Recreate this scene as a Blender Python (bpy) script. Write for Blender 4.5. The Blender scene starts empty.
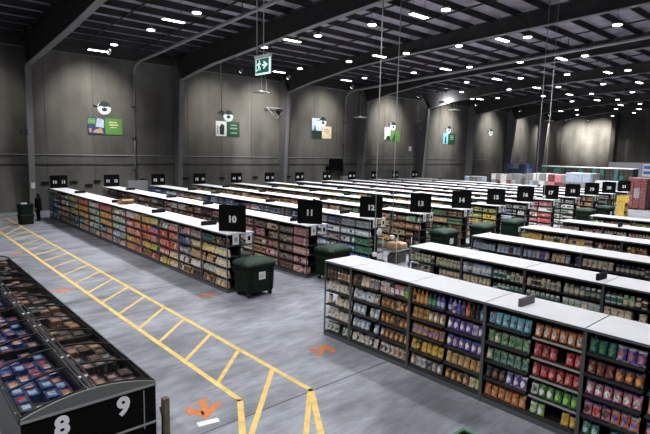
import bpy, math, random
from mathutils import Vector, Matrix
random.seed(7)
S = bpy.context.scene
COL = S.collection
PI = math.pi

# ---------------------------------------------------------------- helpers
class MB:
    """collects shapes, then links them as ONE mesh"""
    def __init__(self): self.v = []; self.f = []; self.m = []; self.sm = []
    def add(self, vs, fs, mi=0, smooth=False):
        o = len(self.v); self.v += [tuple(p) for p in vs]
        for k, f in enumerate(fs):
            self.f.append([o + i for i in f]); self.m.append(mi[k] if isinstance(mi, list) else mi); self.sm.append(smooth)
        return self
    def box(self, x0, x1, y0, y1, z0, z1, mi=0):
        vs = [(x0,y0,z0),(x1,y0,z0),(x1,y1,z0),(x0,y1,z0),(x0,y0,z1),(x1,y0,z1),(x1,y1,z1),(x0,y1,z1)]
        return self.add(vs, [(0,3,2,1),(4,5,6,7),(0,1,5,4),(1,2,6,5),(2,3,7,6),(3,0,4,7)], mi)
    def chbox(self, x0, x1, y0, y1, z0, z1, c, mi=0):
        """box with chamfered vertical and top edges"""
        def ring(i, z): 
            a, b, p, q = x0+i, x1-i, y0+i, y1-i
            return [(a+c,p,z),(b-c,p,z),(b,p+c,z),(b,q-c,z),(b-c,q,z),(a+c,q,z),(a,q-c,z),(a,p+c,z)]
        return self.loft([ring(0,z0), ring(0,z1-c), ring(c*.8,z1)], mi)
    def loft(self, rings, mi=0, caps=True, smooth=False):
        n = len(rings[0]); vs = [p for r in rings for p in r]; fs = []; ms = []
        for k in range(len(rings)-1):
            for i in range(n):
                j = (i+1) % n
                fs.append((k*n+i, k*n+j, (k+1)*n+j, (k+1)*n+i)); ms.append(mi[k] if isinstance(mi, list) else mi)
        if caps:
            fs.append(tuple(range(n))[::-1]); ms.append(mi[0] if isinstance(mi, list) else mi)
            fs.append(tuple((len(rings)-1)*n+i for i in range(n))); ms.append(mi[-1] if isinstance(mi, list) else mi)
        return self.add(vs, fs, ms, smooth)
    def lathe(self, prof, c=(0,0,0), n=12, mi=0, smooth=True):
        rings = [[(c[0]+r*math.cos(2*PI*i/n), c[1]+r*math.sin(2*PI*i/n), c[2]+z) for i in range(n)] for r, z in prof]
        return self.loft(rings, mi, True, smooth)
    def tube(self, pts, r, n=8, mi=0):
        pts = [Vector(p) for p in pts]; rings = []
        for i, p in enumerate(pts):
            d = (pts[min(i+1,len(pts)-1)] - pts[max(i-1,0)]).normalized()
            a = d.cross(Vector((0,0,1)))
            if a.length < 1e-3: a = Vector((1,0,0))
            a.normalize(); b = d.cross(a)
            rings.append([p + r*(math.cos(2*PI*k/n)*a + math.sin(2*PI*k/n)*b) for k in range(n)])
        return self.loft(rings, mi, True, True)
    def prism(self, poly, axis, a, b, mi=0):
        """extrude a 2D polygon: axis 'x' takes (y,z), 'y' takes (x,z), 'z' takes (x,y)"""
        def P(p, t): return (t,p[0],p[1]) if axis == 'x' else ((p[0],t,p[1]) if axis == 'y' else (p[0],p[1],t))
        n = len(poly); vs = [P(p,a) for p in poly] + [P(p,b) for p in poly]
        fs = [tuple(range(n))[::-1], tuple(range(n,2*n))] + [(i,(i+1)%n,n+(i+1)%n,n+i) for i in range(n)]
        return self.add(vs, fs, mi)
    def quad(self, a, b, c, d, mi=0): return self.add([a,b,c,d], [(0,1,2,3)], mi)
    def strip(self, p, q, w, z0, z1, mi=0):
        """a painted strip on the floor from p to q"""
        p = Vector(p); q = Vector(q); d = (q-p).normalized(); s = Vector((-d.y,d.x))*w/2
        return self.prism([tuple(p-s),tuple(q-s),tuple(q+s),tuple(p+s)], 'z', z0, z1, mi)
    def mesh(self, name, mats):
        me = bpy.data.meshes.new(name); me.from_pydata(self.v, [], self.f)
        for m in (mats if isinstance(mats, (list,tuple)) else [mats]): me.materials.append(m)
        me.polygons.foreach_set('material_index', self.m); me.polygons.foreach_set('use_smooth', self.sm)
        me.update(); return me
    def obj(self, name, mats, parent=None, loc=(0,0,0), rz=0):
        return link(name, self.mesh(name, mats), parent, loc, rz)

def link(name, data, parent=None, loc=(0,0,0), rz=0):
    o = bpy.data.objects.new(name, data); COL.objects.link(o)
    o.location = loc; o.rotation_euler = (0,0,rz)
    if parent: o.parent = parent
    return o
def tag(o, label=None, cat=None, group=None, kind=None):
    if label: o['label'] = label
    if cat: o['category'] = cat
    if group: o['group'] = group
    if kind: o['kind'] = kind
    return o
def thing(name, label, cat, loc=(0,0,0), rz=0, group=None):
    return tag(link(name, None, None, loc, rz), label, cat, group)
def struct(o): o['kind'] = 'structure'; return o
def dup(root, loc, rz=0, label=None, group=None):
    r = root.copy(); COL.objects.link(r); r.location = loc; r.rotation_euler = (0,0,rz)
    if label: r['label'] = label
    if group: r['group'] = group
    for ch in list(root.children):
        c = ch.copy(); COL.objects.link(c); c.parent = r
        for g in ch.children:
            d = g.copy(); COL.objects.link(d); d.parent = c
    return r
ORD = ['zeroth','first','second','third','fourth','fifth','sixth','seventh','eighth','ninth','tenth','eleventh','twelfth','thirteenth','fourteenth','fifteenth','sixteenth','seventeenth','eighteenth','nineteenth','twentieth','twenty-first','twenty-second','twenty-third','twenty-fourth','twenty-fifth']

# ---------------------------------------------------------------- materials
def mat(name, col, rough=.6, metal=0, emit=0, spec=.5):
    m = bpy.data.materials.new(name); m.use_nodes = True
    b = m.node_tree.nodes['Principled BSDF']
    b.inputs['Base Color'].default_value = (*col,1); b.inputs['Roughness'].default_value = rough
    b.inputs['Metallic'].default_value = metal; b.inputs['Specular IOR Level'].default_value = spec
    if emit:
        b.inputs['Emission Color'].default_value = (*col,1); b.inputs['Emission Strength'].default_value = emit
        m.cycles.emission_sampling = 'NONE'
    return m
def nodes(m): return m.node_tree.nodes, m.node_tree.links, m.node_tree.nodes['Principled BSDF']
def noisy(m, c0, c1, scale=4, detail=4, stretch=(1,1,1)):
    N, L, b = nodes(m)
    tc = N.new('ShaderNodeTexCoord'); mp = N.new('ShaderNodeMapping'); mp.inputs['Scale'].default_value = stretch
    nz = N.new('ShaderNodeTexNoise'); nz.inputs['Scale'].default_value = scale; nz.inputs['Detail'].default_value = detail
    r = N.new('ShaderNodeValToRGB'); r.color_ramp.elements[0].position = .32; r.color_ramp.elements[1].position = .68
    r.color_ramp.elements[0].color = (*c0,1); r.color_ramp.elements[1].color = (*c1,1)
    L.new(tc.outputs['Object'], mp.inputs[0]); L.new(mp.outputs[0], nz.inputs[0]); L.new(nz.outputs[0], r.inputs[0]); L.new(r.outputs[0], b.inputs['Base Color'])
    return r, nz, tc

def floor_mat():
    m = mat('polished_concrete', (.3,.3,.31), .42, spec=.4); N, L, b = nodes(m)
    tc = N.new('ShaderNodeTexCoord')
    def noise(sc, det, st=(1,1,1)):
        mp = N.new('ShaderNodeMapping'); mp.inputs['Scale'].default_value = st
        n = N.new('ShaderNodeTexNoise'); n.inputs['Scale'].default_value = sc; n.inputs['Detail'].default_value = det; n.inputs['Roughness'].default_value = .62
        L.new(tc.outputs['Object'], mp.inputs[0]); L.new(mp.outputs[0], n.inputs[0]); return n.outputs[0]
    def ramp(x, p0, c0, p1, c1):
        r = N.new('ShaderNodeValToRGB'); r.color_ramp.elements[0].position = p0; r.color_ramp.elements[1].position = p1
        r.color_ramp.elements[0].color = (*c0,1); r.color_ramp.elements[1].color = (*c1,1); L.new(x, r.inputs[0]); return r.outputs[0]
    def mix(t, f, a, c):
        x = N.new('ShaderNodeMixRGB'); x.blend_type = t; x.inputs[0].default_value = f; L.new(a, x.inputs[1]); L.new(c, x.inputs[2]); return x.outputs[0]
    a = ramp(noise(.55, 6, (.6,1.2,1)), .36, (.17,.176,.20), .64, (.37,.385,.425))
    c = ramp(noise(3.2, 6, (.5,1.6,1)), .3, (.48,.48,.49), .7, (1.15,1.15,1.16))
    d = ramp(noise(40, 3), .3, (.86,.86,.86), .7, (1.06,1.06,1.06))
    L.new(mix('MULTIPLY', 1, mix('MULTIPLY', .75, a, c), d), b.inputs['Base Color'])
    rr = ramp(noise(1.5, 4), .3, (.3,)*3, .7, (.55,)*3); L.new(rr, b.inputs['Roughness'])
    return m
def wall_mat():
    m = mat('precast_concrete', (.2,.2,.19), .85, spec=.2); N, L, b = nodes(m)
    tc = N.new('ShaderNodeTexCoord')
    def noise(sc, det, st):
        mp = N.new('ShaderNodeMapping'); mp.inputs['Scale'].default_value = st
        n = N.new('ShaderNodeTexNoise'); n.inputs['Scale'].default_value = sc; n.inputs['Detail'].default_value = det
        L.new(tc.outputs['Object'], mp.inputs[0]); L.new(mp.outputs[0], n.inputs[0]); return n.outputs[0]
    def ramp(x, p0, c0, p1, c1):
        r = N.new('ShaderNodeValToRGB'); r.color_ramp.elements[0].position = p0; r.color_ramp.elements[1].position = p1
        r.color_ramp.elements[0].color = (*c0,1); r.color_ramp.elements[1].color = (*c1,1); L.new(x, r.inputs[0]); return r.outputs[0]
    def mix(t, f, a, c):
        x = N.new('ShaderNodeMixRGB'); x.blend_type = t; x.inputs[0].default_value = f; L.new(a, x.inputs[1]); L.new(c, x.inputs[2]); return x.outputs[0]
    a = ramp(noise(.35, 6, (1,1,.6)), .3, (.085,.081,.072), .7, (.20,.19,.172))
    st = ramp(noise(.9, 5, (1.6,1.6,.12)), .3, (.6,.6,.6), .7, (1.05,1.05,1.04))
    L.new(mix('MULTIPLY', .45, a, st), b.inputs['Base Color'])
    return m
M = {}
M['floor'] = floor_mat(); M['wall'] = wall_mat()
M['roof'] = mat('roof_sheet', (.16,.14,.165), .6); noisy(M['roof'], (.25,.222,.262), (.42,.375,.437), 1.2, 3)
M['steel'] = mat('dark_shaded_steel', (.03,.03,.03), .6); noisy(M['steel'], (.022,.022,.022), (.04,.04,.04), 2)  # dark steel; on rafter webs the shade is put into the colour
M['flange'] = mat('grey_lit_primer_steel', (.17,.168,.168), .6)  # same rafter steel made paler: floor bounce painted into the lower flanges
M['purlin'] = mat('purlin_steel', (.022,.021,.024), .6)
M['galv'] = mat('galvanised_pipe', (.36,.36,.38), .45, .2)
M['joint'] = mat('joint_filler', (.05,.05,.055), .8)
M['yellow'] = mat('yellow_floor_paint', (.74,.50,.13), .55); noisy(M['yellow'], (.56,.38,.10), (.78,.55,.17), 5, 5)
M['orange'] = mat('orange_spray_paint', (.62,.17,.04), .8); noisy(M['orange'], (.42,.15,.07), (.68,.19,.04), 9, 5)
M['white'] = mat('white_board', (.66,.66,.68), .55); noisy(M['white'], (.63,.63,.655), (.69,.69,.71), 1.5)
M['post'] = mat('grey_upright_steel', (.12,.12,.125), .45, .2)
M['shelf'] = mat('charcoal_shelf_steel', (.022,.022,.024), .6)
M['back'] = mat('dark_back_panel', (.015,.015,.016), .8)
M['strip'] = mat('shelf_edge_strip', (.026,.022,.018), .5)
M['stripw'] = mat('white_price_strip', (.34,.33,.31), .5)
M['plinth'] = mat('grey_plinth', (.09,.093,.10), .5)
M['black'] = mat('black_board', (.004,.004,.004), .9, spec=.08)
M['number'] = mat('white_lettering', (.8,.8,.8), .6)
M['bin'] = mat('dark_green_plastic', (.006,.015,.009), .85, spec=.2); noisy(M['bin'], (.005,.012,.007), (.008,.018,.01), 6)
M['lid'] = mat('green_plastic_lid', (.012,.035,.02), .7, spec=.3); noisy(M['lid'], (.008,.024,.014), (.02,.048,.03), 5)
M['rubber'] = mat('black_rubber', (.012,.012,.012), .8)
M['chrome'] = mat('bright_steel', (.55,.55,.56), .3, .9)
M['paper'] = mat('white_paper', (.72,.72,.72), .7)
M['card'] = mat('brown_cardboard', (.32,.19,.10), .8); noisy(M['card'], (.28,.16,.08), (.36,.22,.12), 8)
M['marker'] = mat('black_plastic_card', (.008,.008,.009), .7, spec=.2)
M['markerg'] = mat('grey_plastic_card', (.10,.085,.11), .5)
M['lamp'] = mat('lamp_diffuser', (1,.98,.95), .5, 0, 9)
M['lampcase'] = mat('lamp_housing', (.12,.12,.12), .5)
M['cable'] = mat('pale_cable', (.40,.41,.40), .6)
M['cased'] = mat('freezer_black', (.014,.014,.015), .4)
M['archgrey'] = mat('freezer_grey_board', (.12,.122,.118), .5)
M['trimgrey'] = mat('freezer_trim', (.3,.3,.3), .4, .3)
M['exitgreen'] = mat('exit_sign_green', (.01,.10,.075), .5, 0, .55)
M['exitwhite'] = mat('exit_sign_white', (.75,.95,.9), .5, 0, .9)
M['coat'] = mat('dark_coat', (.004,.004,.005), .95, spec=.1); M['skin'] = mat('skin', (.38,.22,.15), .6); M['hair'] = mat('dark_hair', (.015,.01,.008), .6)
M['wood'] = mat('weathered_timber', (.13,.10,.07), .8); noisy(M['wood'], (.09,.07,.05), (.17,.13,.09), 6, 5, (4,4,.6))
M['emblemdark'] = mat('emblem_dark', (.012,.03,.028), .5); M['emblemwhite'] = mat('emblem_white', (.72,.78,.78), .5)
M['postergreen'] = mat('poster_green', (.10,.27,.05), .6); M['posterdark'] = mat('poster_dark_green', (.010,.06,.03), .6)
M['partition'] = mat('pale_partition', (.33,.33,.34), .7)

PAL = {'white':(.62,.60,.57),'cream':(.58,.47,.32),'tan':(.40,.24,.12),'gold':(.50,.27,.05),'brown':(.17,.075,.03),'dark':(.03,.025,.025),
 'red':(.45,.035,.025),'pink':(.52,.18,.20),'orange':(.60,.19,.04),'yellow':(.62,.42,.05),'green':(.07,.22,.06),'sage':(.20,.30,.20),'lime':(.28,.45,.06),
 'teal':(.02,.13,.11),'cyan':(.13,.42,.50),'blue':(.04,.11,.36),'pale blue':(.36,.44,.56),'navy':(.02,.035,.11),'purple':(.14,.08,.36),'maroon':(.16,.025,.03),'grey':(.22,.22,.22)}
def _soft(c):
    g = sum(c)/3; return tuple(min(.85, (.95*q+.05*g)*1.38+.004) for q in c)
PAL = {k: _soft(c) for k, c in PAL.items()}
PM = {}
for k, c in PAL.items():
    m = mat('printed_' + k.replace(' ','_'), c, .42); N, L, b = nodes(m)
    tc = N.new('ShaderNodeTexCoord'); nz = N.new('ShaderNodeTexNoise'); nz.inputs['Scale'].default_value = 17; nz.inputs['Detail'].default_value = 2.5
    oi = N.new('ShaderNodeObjectInfo'); ad = N.new('ShaderNodeVectorMath'); sc = N.new('ShaderNodeVectorMath'); sc.operation = 'SCALE'; sc.inputs[3].default_value = 1.0
    L.new(oi.outputs['Random'], sc.inputs[0]); L.new(tc.outputs['Object'], ad.inputs[0]); L.new(sc.outputs[0], ad.inputs[1]); L.new(ad.outputs[0], nz.inputs[0])
    r = N.new('ShaderNodeValToRGB'); e = r.color_ramp.elements
    dk = tuple(q*.30 for q in c); lt = tuple(q*.45+.55*g for q, g in zip(c, (.60,.55,.47))) if max(c) > .2 else tuple(q*.7+.3*g for q, g in zip(c, (.36,.32,.28)))
    e[0].position = .36; e[0].color = (*dk,1); e[1].position = .64; e[1].color = (*lt,1)
    for p_, c_ in ((.43,c),(.56,c)):
        q = e.new(p_); q.color = (*c_,1)
    L.new(nz.outputs[0], r.inputs[0]); L.new(r.outputs[0], b.inputs['Base Color'])
    PM[k] = m
KEYS = list(PAL)

def text_mesh(s, size, bold=.02, depth=.004):
    cu = bpy.data.curves.new('number', 'FONT'); cu.body = s; cu.size = size; cu.align_x = 'CENTER'; cu.align_y = 'CENTER'
    cu.offset = bold*size; cu.extrude = depth; cu.resolution_u = 3
    o = bpy.data.objects.new('number', cu); COL.objects.link(o)
    dg = bpy.context.evaluated_depsgraph_get(); me = bpy.data.meshes.new_from_object(o.evaluated_get(dg))
    bpy.data.objects.remove(o); bpy.data.curves.remove(cu)
    me.transform(Matrix.Rotation(PI/2, 4, 'X')); me.name = 'number'     # stands upright, faces -y
    return me
TXT = {}
def number(s, size, m, parent, loc, rz=0, bold=.02):
    k = (s, size, m.name)
    if k not in TXT: TXT[k] = text_mesh(s, size, bold); TXT[k].materials.clear(); TXT[k].materials.append(m)
    return link('number', TXT[k], parent, loc, rz)

# ---------------------------------------------------------------- camera (fitted)
cam = bpy.data.cameras.new('camera'); co = bpy.data.objects.new('camera', cam); COL.objects.link(co)
R_ = Vector((0.74600929,-0.66557715,0.02184467)); U_ = Vector((0.06939135,0.11031771,0.99147105)); F_ = Vector((0.66231033,0.73813079,-0.12848333))
mw = Matrix((( R_.x,U_.x,-F_.x,0),(R_.y,U_.y,-F_.y,0),(R_.z,U_.z,-F_.z,4.768),(0,0,0,1)))
co.matrix_world = mw
cam.sensor_width = 36; cam.lens = 502.87/650*36; cam.clip_end = 500
S.camera = co

# ---------------------------------------------------------------- shell
XW0, XW1, YW0, YW1 = -10, 96, -10, 41.4
struct(MB().quad((XW0,YW0,0),(XW1,YW0,0),(XW1,YW1,0),(XW0,YW1,0)).obj('floor', M['floor']))
def roofz(y): return 12.5 + .052*(41.4-y)
struct(MB().box(XW0,XW1,YW1,YW1+.25,0,12.6).obj('wall_back', M['wall']))
struct(MB().prism([(YW0,0),(YW1,0),(YW1,12.5),(YW0,roofz(YW0))], 'x', XW1, XW1+.25).obj('wall_right', M['wall']))
struct(MB().prism([(YW0,roofz(YW0)),(YW1+.25,roofz(YW1+.25)),(YW1+.25,roofz(YW1+.25)+.06),(YW0,roofz(YW0)+.06)], 'x', XW0, XW1+.25).obj('ceiling', M['roof']))
struct(MB().box(XW0,XW1,41.05,41.38,11.55,12.4).obj('beam_eave', M['steel']))
struct(MB().box(XW0,XW1,41.0,41.04,11.5,11.6).obj('trim_eave', M['flange']))
# panel joints in the precast wall
PITCH, C0 = 11.2, 8.3
k = 0
for i in range(-1, 8):
    for d in (1.25, 4.6, 7.9):
        x = C0 + i*PITCH + d
        if x < 95: struct(MB().box(x-.015,x+.015,41.385,41.4,0,11.55).obj('trim_panel_joint', M['joint']))
for y in (7.25, 16.3, 25.3, 34.3): struct(MB().box(XW0,XW1,y-.012,y+.012,0,.0015).obj('trim_floor_joint', M['joint']))
# portal frames: tapered wall columns and haunched rafters
for i in range(-1, 8):
    x = C0 + i*PITCH
    lab = ('tapered steel portal column on the concrete wall')
    c = MB().prism([(41.38,0),(40.5,0),(39.85,10.5),(39.7,11.0),(41.0,12.0),(41.38,12.0)], 'x', x-.02, x+.02).obj('wall_column', M['flange'])
    struct(c)
    if i == 0: first_column = c
    MB().prism([(40.5,0),(40.46,0),(39.81,10.5),(39.85,10.5)], 'x', x-.2, x+.2).obj('flange', M['flange'], c)
    lo = {0: [(39.95,10.2),(30.7,10.9),(25,11.45),(10,12.4),(YW0,13.4)], 1: [(39.95,10.4),(36.9,10.85),(34.5,11.14),(22.6,12.0),(17.5,12.3),(10,12.65),(YW0,13.5)]}.get(i, [(39.95,10.45),(36.5,11.1),(31,11.85),(25,12.2),(10,12.8),(YW0,13.6)])
    top = [(y, roofz(y)-.25) for y in (YW0, 10, 25, 31, 41.0)]
    r = struct(MB().prism(lo + top, 'x', x-.02, x+.02).obj('beam_rafter', M['steel']))
    fl = MB()
    for (a, b) in zip(lo, lo[1:]): fl.prism([a,b,(b[0],b[1]-.04),(a[0],a[1]-.04)], 'x', x-.2, x+.2)
    fl.obj('flange', M['flange'], r)
    tf = MB(); tf.prism([top[0],top[-1],(41,top[-1][1]-.04),(YW0,top[0][1]-.04)], 'x', x-.2, x+.2).obj('flange', M['steel'], r)
# purlins and bridging rods
y = -9.2
while y < 41:
    z = roofz(y); h = .38
    p = MB().box(XW0,XW1,y-.03,y+.03,z-h,z-.005).box(XW0,XW1,y-.03,y+.07,z-h,z-h+.02)
    struct(p.obj('beam_purlin', M['purlin'])); y += 1.72
for i in range(-1, 8):
    for d in (3.8, 7.65):
        x = C0 + i*PITCH + d
        if x < 95: struct(MB().prism([(YW0,roofz(YW0)-.2),(41,roofz(41)-.2),(41,roofz(41)-.3),(YW0,roofz(YW0)-.3)], 'x', x-.03, x+.03).obj('beam_bridging', M['purlin']))
# rainwater pipes that run under the roof and down the wall
for x, lab in ((16.0,'grey rainwater pipe bending under the roof beyond the photo board'), (39.6,'grey rainwater pipe down the wall beside the black wall unit')):
    t = thing('drain_pipe', lab, 'pipe', (x,41.15,0), 0, 'rainwater pipes')
    pts = [(0,0,1.9),(0,0,10.3),(0,-.1,10.8),(0,-.45,11.2),(0,-1.2,11.45)] + [(0,-yy,11.45+(yy-1.2)*.052) for yy in (6,12,20,30,42)]
    MB().tube(pts, .11, 10).obj('pipe', M['galv'], t)
    MB().box(-.75 if x < 20 else -.3,.85,-.25,.2,0,2.1).obj('guard', M['partition'], t)
    for z in (3,5.5,8): MB().box(-.15,.15,-.14,.22,z,z+.06).obj('bracket', M['steel'], t)
    for yy in (8,16,24): MB().box(-.02,.02,-yy-.02,-yy+.02,11.5+(yy-1.2)*.052,12.6+yy*.05).obj('hanger', M['steel'], t)
for z, lab in ((4.12,'upper thin horizontal conduit along the concrete wall'), (3.43,'lower thin horizontal conduit along the concrete wall')):
    tag(MB().tube([(-9,41.33,z),(70,41.33,z)], .03, 6).obj('wall_conduit', M['galv'] if z > 4 else M['steel']), lab, 'conduit')

# ---------------------------------------------------------------- wall things: emblems, posters, brackets
def emblem(x, z, lab):
    t = thing('wall_emblem', lab, 'emblem', (x,41.38,z), 0, 'round emblems on the concrete wall')
    MB().lathe([(.52,0),(.52,.05),(.46,.08)], n=28).obj('disc', M['emblemwhite'], t).rotation_euler = (PI/2,0,0)
    n = 20
    cap = [(.47*math.cos(a), .47*math.sin(a)+.06) for a in [PI*.02+PI*.96*i/n for i in range(n+1)]] + [(-.25,.18),(0,.10),(.25,.18)]
    MB().prism(cap, 'y', -.11, -.07).obj('cap_shape', M['emblemdark'], t)
    MB().prism([(.2*math.cos(2*PI*i/14), .14*math.sin(2*PI*i/14)-.08) for i in range(14)], 'y', -.105, -.07).obj('centre_spot', M['emblemdark'], t)
    MB().tube([(-.5,-.06,.1),(-.85,-.06,.2)], .04, 6).obj('stalk', M['emblemdark'], t)
for i, where in enumerate(('above the photo and lime green boards','above the square white board and dark green board','above the tall dark and cream boards','above the white and green boards','above the small teal boards','with no boards beneath it')):
    emblem((13.72,24.79,36.46,48.04,59.75,70.77)[i], 7.75+.1*i, 'round white and dark emblem ' + where)
def board(name, x0, x1, z0, z1, m, lab, shapes=()):
    t = thing(name, lab, 'poster', ((x0+x1)/2,41.38,z0), 0, 'boards mounted on the concrete wall')
    w = (x1-x0)/2
    MB().box(-w,w,-.05,0,0,z1-z0).obj('panel', m, t)
    for nm, mm, polys in shapes:
        b = MB()
        for p in polys: b.prism([(q[0]*w, q[1]*(z1-z0)) for q in p], 'y', -.062, -.05)
        b.obj(nm, mm, t)
def R(a,b,c,d): return [(a,c),(b,c),(b,d),(a,d)]
lines = [R(-.55,.4,.72,.80), R(-.55,.55,.56,.64), R(-.4,.35,.42,.48)]
board('wall_poster', 12.45, 13.72, 5.75, 7.0, PM['navy'], 'dark colourful photo board beside the lime green board', [('photo_foliage', PM['green'], [R(-1,-.1,.62,.95)]), ('photo_sky', PM['pale blue'], [[(-.1,.45),(.9,.4),(.9,.9),(.1,1)]]), ('photo_figure', PM['tan'], [[(-.5,.1),(.8,.05),(.6,.38),(-.1,.3)], R(-.85,-.6,.1,.35)])])
board('wall_poster', 13.74, 15.05, 5.75, 7.0, M['postergreen'], 'lime green board with pale text lines on the wall', [('text_lines', PM['cream'], lines)])
board('wall_poster', 23.5, 24.6, 6.0, 7.35, M['paper'], 'white square board with dark shape beside dark green board', [('dark_shape', M['emblemdark'], [[(-.3,.1),(.5,.1),(.6,.7),(.1,.85),(-.35,.6)]]), ('small_mark', PM['grey'], [R(-.85,-.55,.1,.7)])])
board('wall_poster', 24.72, 26.0, 6.0, 7.35, M['posterdark'], 'dark green board with pale text lines beside the square white board', [('text_lines', PM['sage'], [R(-.5,.5,.72,.8), R(-.6,.6,.5,.6), R(-.55,.55,.2,.28)])])
board('wall_poster', 34.95, 36.35, 6.2, 8.3, PM['pale blue'], 'tall board, pale above and dark green below', [('dark_base', M['emblemdark'], [R(-1,1,0,.38)]), ('leaf_shape', PM['teal'], [[(-.7,.38),(-.1,.38),(-.4,.7)]])])
board('wall_poster', 36.4, 37.75, 6.2, 7.5, PM['cream'], 'pale cream board beside the tall dark based board', [('text_lines', PM['grey'], lines)])
board('wall_poster', 46.5, 47.6, 6.4, 7.9, M['paper'], 'white board beside the bright green board with a leaf', [('dark_corner', M['emblemdark'], [[(-.6,.0),(.9,.0),(.8,.35),(-.2,.3)]])])
board('wall_poster', 47.7, 49.4, 6.2, 7.5, M['postergreen'], 'bright green board with a dark leaf shape', [('leaf_shape', M['posterdark'], [[(-.8,.1),(0,.05),(.3,.5),(-.3,.75)]])])
board('wall_poster', 58.6, 59.7, 6.2, 7.7, PM['cyan'], 'small teal board beside a dark green board', [('dark_figure', PM['navy'], [[(-.4,.05),(.3,.05),(.2,.7),(-.3,.7)]])])
board('wall_poster', 59.8, 61.4, 6.2, 7.7, M['posterdark'], 'dark green board with text lines beside the teal board', [('text_lines', PM['sage'], lines)])
tag(MB().chbox(51.2,51.75,41.3,41.38,5.1,5.7,.03).obj('wall_plate', M['paper']), 'small white plate on the wall beyond the bright green board', 'plate')
for x, lab in ((29.9,'white triangular bracket beside the column past the dark green board'),(53.0,'white triangular bracket beside the haunch lit by a lamp')):
    t = thing('wall_bracket', lab, 'bracket', (x,40.9,8.0), 0, 'triangular wall brackets')
    MB().box(-1.1,1.1,-.04,.04,.9,.98).obj('arm', M['galv'], t)
    MB().tube([(-1.05,0,.92),(.1,0,-.15)], .03, 6).obj('brace', M['galv'], t); MB().tube([(1.0,0,.92),(.1,0,-.15)], .03, 6).obj('brace', M['galv'], t)
    MB().box(.3,1.2,-.1,.45,.65,.85).obj('control_box', M['steel'], t)
for x in (-.4, 40.9-.0, 30.4): pass
for x, z, lab in ((9.33,2.04,'first'),(13.0,2.07,'second'),(16.67,2.12,'third'),(20.43,2.14,'fourth'),(24.1,2.14,'fifth'),(27.8,2.14,'sixth'),(31.9,2.14,'seventh')):
    tag(MB().chbox(x-.27,x+.27,41.28,41.38,z-.06,z+.1,.015).obj('wall_marker', M['marker']), lab + ' small black plate low on wall, counting from the standing person', 'wall plate', 'small black plates low on the wall')
for x, z, lab in ((11.29,2.07,'upper of two small black plates between signs 10 and 11'),(12.37,1.8,'lower of two small black plates between signs 10 and 11')):
    tag(MB().chbox(x-.27,x+.27,41.28,41.38,z-.06,z+.08,.015).obj('wall_marker', M['marker']), lab + ' on the wall', 'wall plate', 'small black plates low on the wall')
t = thing('loading_hatch', 'black hooded unit over an olive door on the concrete wall', 'hatch', (38.4,41.38,0))
MB().chbox(-.9,.75,-.6,0,2.75,4.0,.06).obj('hood', M['black'], t)
MB().box(-.6,.7,-.12,0,0,2.75).obj('door', mat('olive_door', (.10,.10,.06), .7), t)
MB().box(-1.35,-.9,-.5,0,2.8,3.2).obj('motor_box', M['black'], t)
tag(MB().box(8.2,8.44,40.28,40.34,1.75,2.15).obj('wall_notice', M['paper']), 'small white notice fixed to the first steel column behind the person', 'notice')
MB().box(7.7,8.1,39.95,40.2,5.5,5.8).obj('junction_box', M['rubber'], first_column)

# ---------------------------------------------------------------- lamps
LIN = [(11.45,35.3),(12.6,26.6),(20.0,25.7),(20.8,16.5),(27.0,36.5),(27.4,25.1),(28.4,16.2),(34.3,35.6),(35.0,24.8),(36.5,16.2),(42.4,24.5),(44.6,16.0),(50.1,24.5),(52.2,16.0),(56.1,34.5),(57.6,24.4),(64.9,24.2),(72.5,24.1),(77.4,33.9),(79.6,24.1)]
RND = [(12.6,35.6),(12.6,29.6),(12.7,24.2),(20.0,28.7),(20.2,23.5),(20.5,19.4),(20.8,14.9),(27.0,33.6),(27.4,28.2),(27.8,23.0),(28.1,19.0),(28.7,14.8),(29.1,10.2),(34.3,33.2),(34.7,27.8),(35.3,22.8),(35.8,18.9),(36.4,14.6),(42.4,27.6),(43.1,22.6),(43.6,18.8),(44.4,14.5),(48.6,32.2),(49.6,27.2),(50.7,22.6),(51.2,18.7),(55.2,35.0),(56.2,32.2),(57.3,27.2),(58.1,22.3),(59.2,18.7),(64.6,27.0),(65.6,22.2),(72.1,21.8),(76.5,31.2),(78.0,26.5),(85.8,26.6)]
OUT = [(12.9,19.5),(13.0,14.5),(13.2,9),(13.4,3.5),(20.9,9.5),(21.1,4),(29.4,5),(36.6,9),(44.8,9.5),(5.2,17),(5.2,11),(5.2,5),(5.2,23),(-2.2,26),(-2.2,20),(-2.2,12),(-2.2,4),(-2.2,-3),(5.2,-2),(85,34.5),(90,31)]
LP = 640; SP = 3200
def lamp_light(p, e, size, spread=2.15):
    l = bpy.data.lights.new('lamp_light', 'AREA'); l.shape = 'DISK'; l.size = size; l.energy = e; l.color = (.97,.98,1.0); l.spread = spread
    o = bpy.data.objects.new('lamp_light', l); COL.objects.link(o); o.parent = p; o.location = (0,0,-.05); return o
def linear_lamp():
    t = thing('linear_lamp', '', 'ceiling lamp', (0,0,0), 0, 'long ceiling lamps')
    MB().chbox(-.62,.62,-.16,.16,0,.10,.03).obj('housing', M['lampcase'], t)
    MB().box(-.60,.60,-.14,.14,-.03,0).obj('diffuser', M['lamp'], t)
    MB().tube([(-.45,0,.08),(-.45,0,1.3)], .012, 5).obj('hanger', M['steel'], t); MB().tube([(.45,0,.08),(.45,0,1.3)], .012, 5).obj('hanger', M['steel'], t)
    return t
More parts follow.
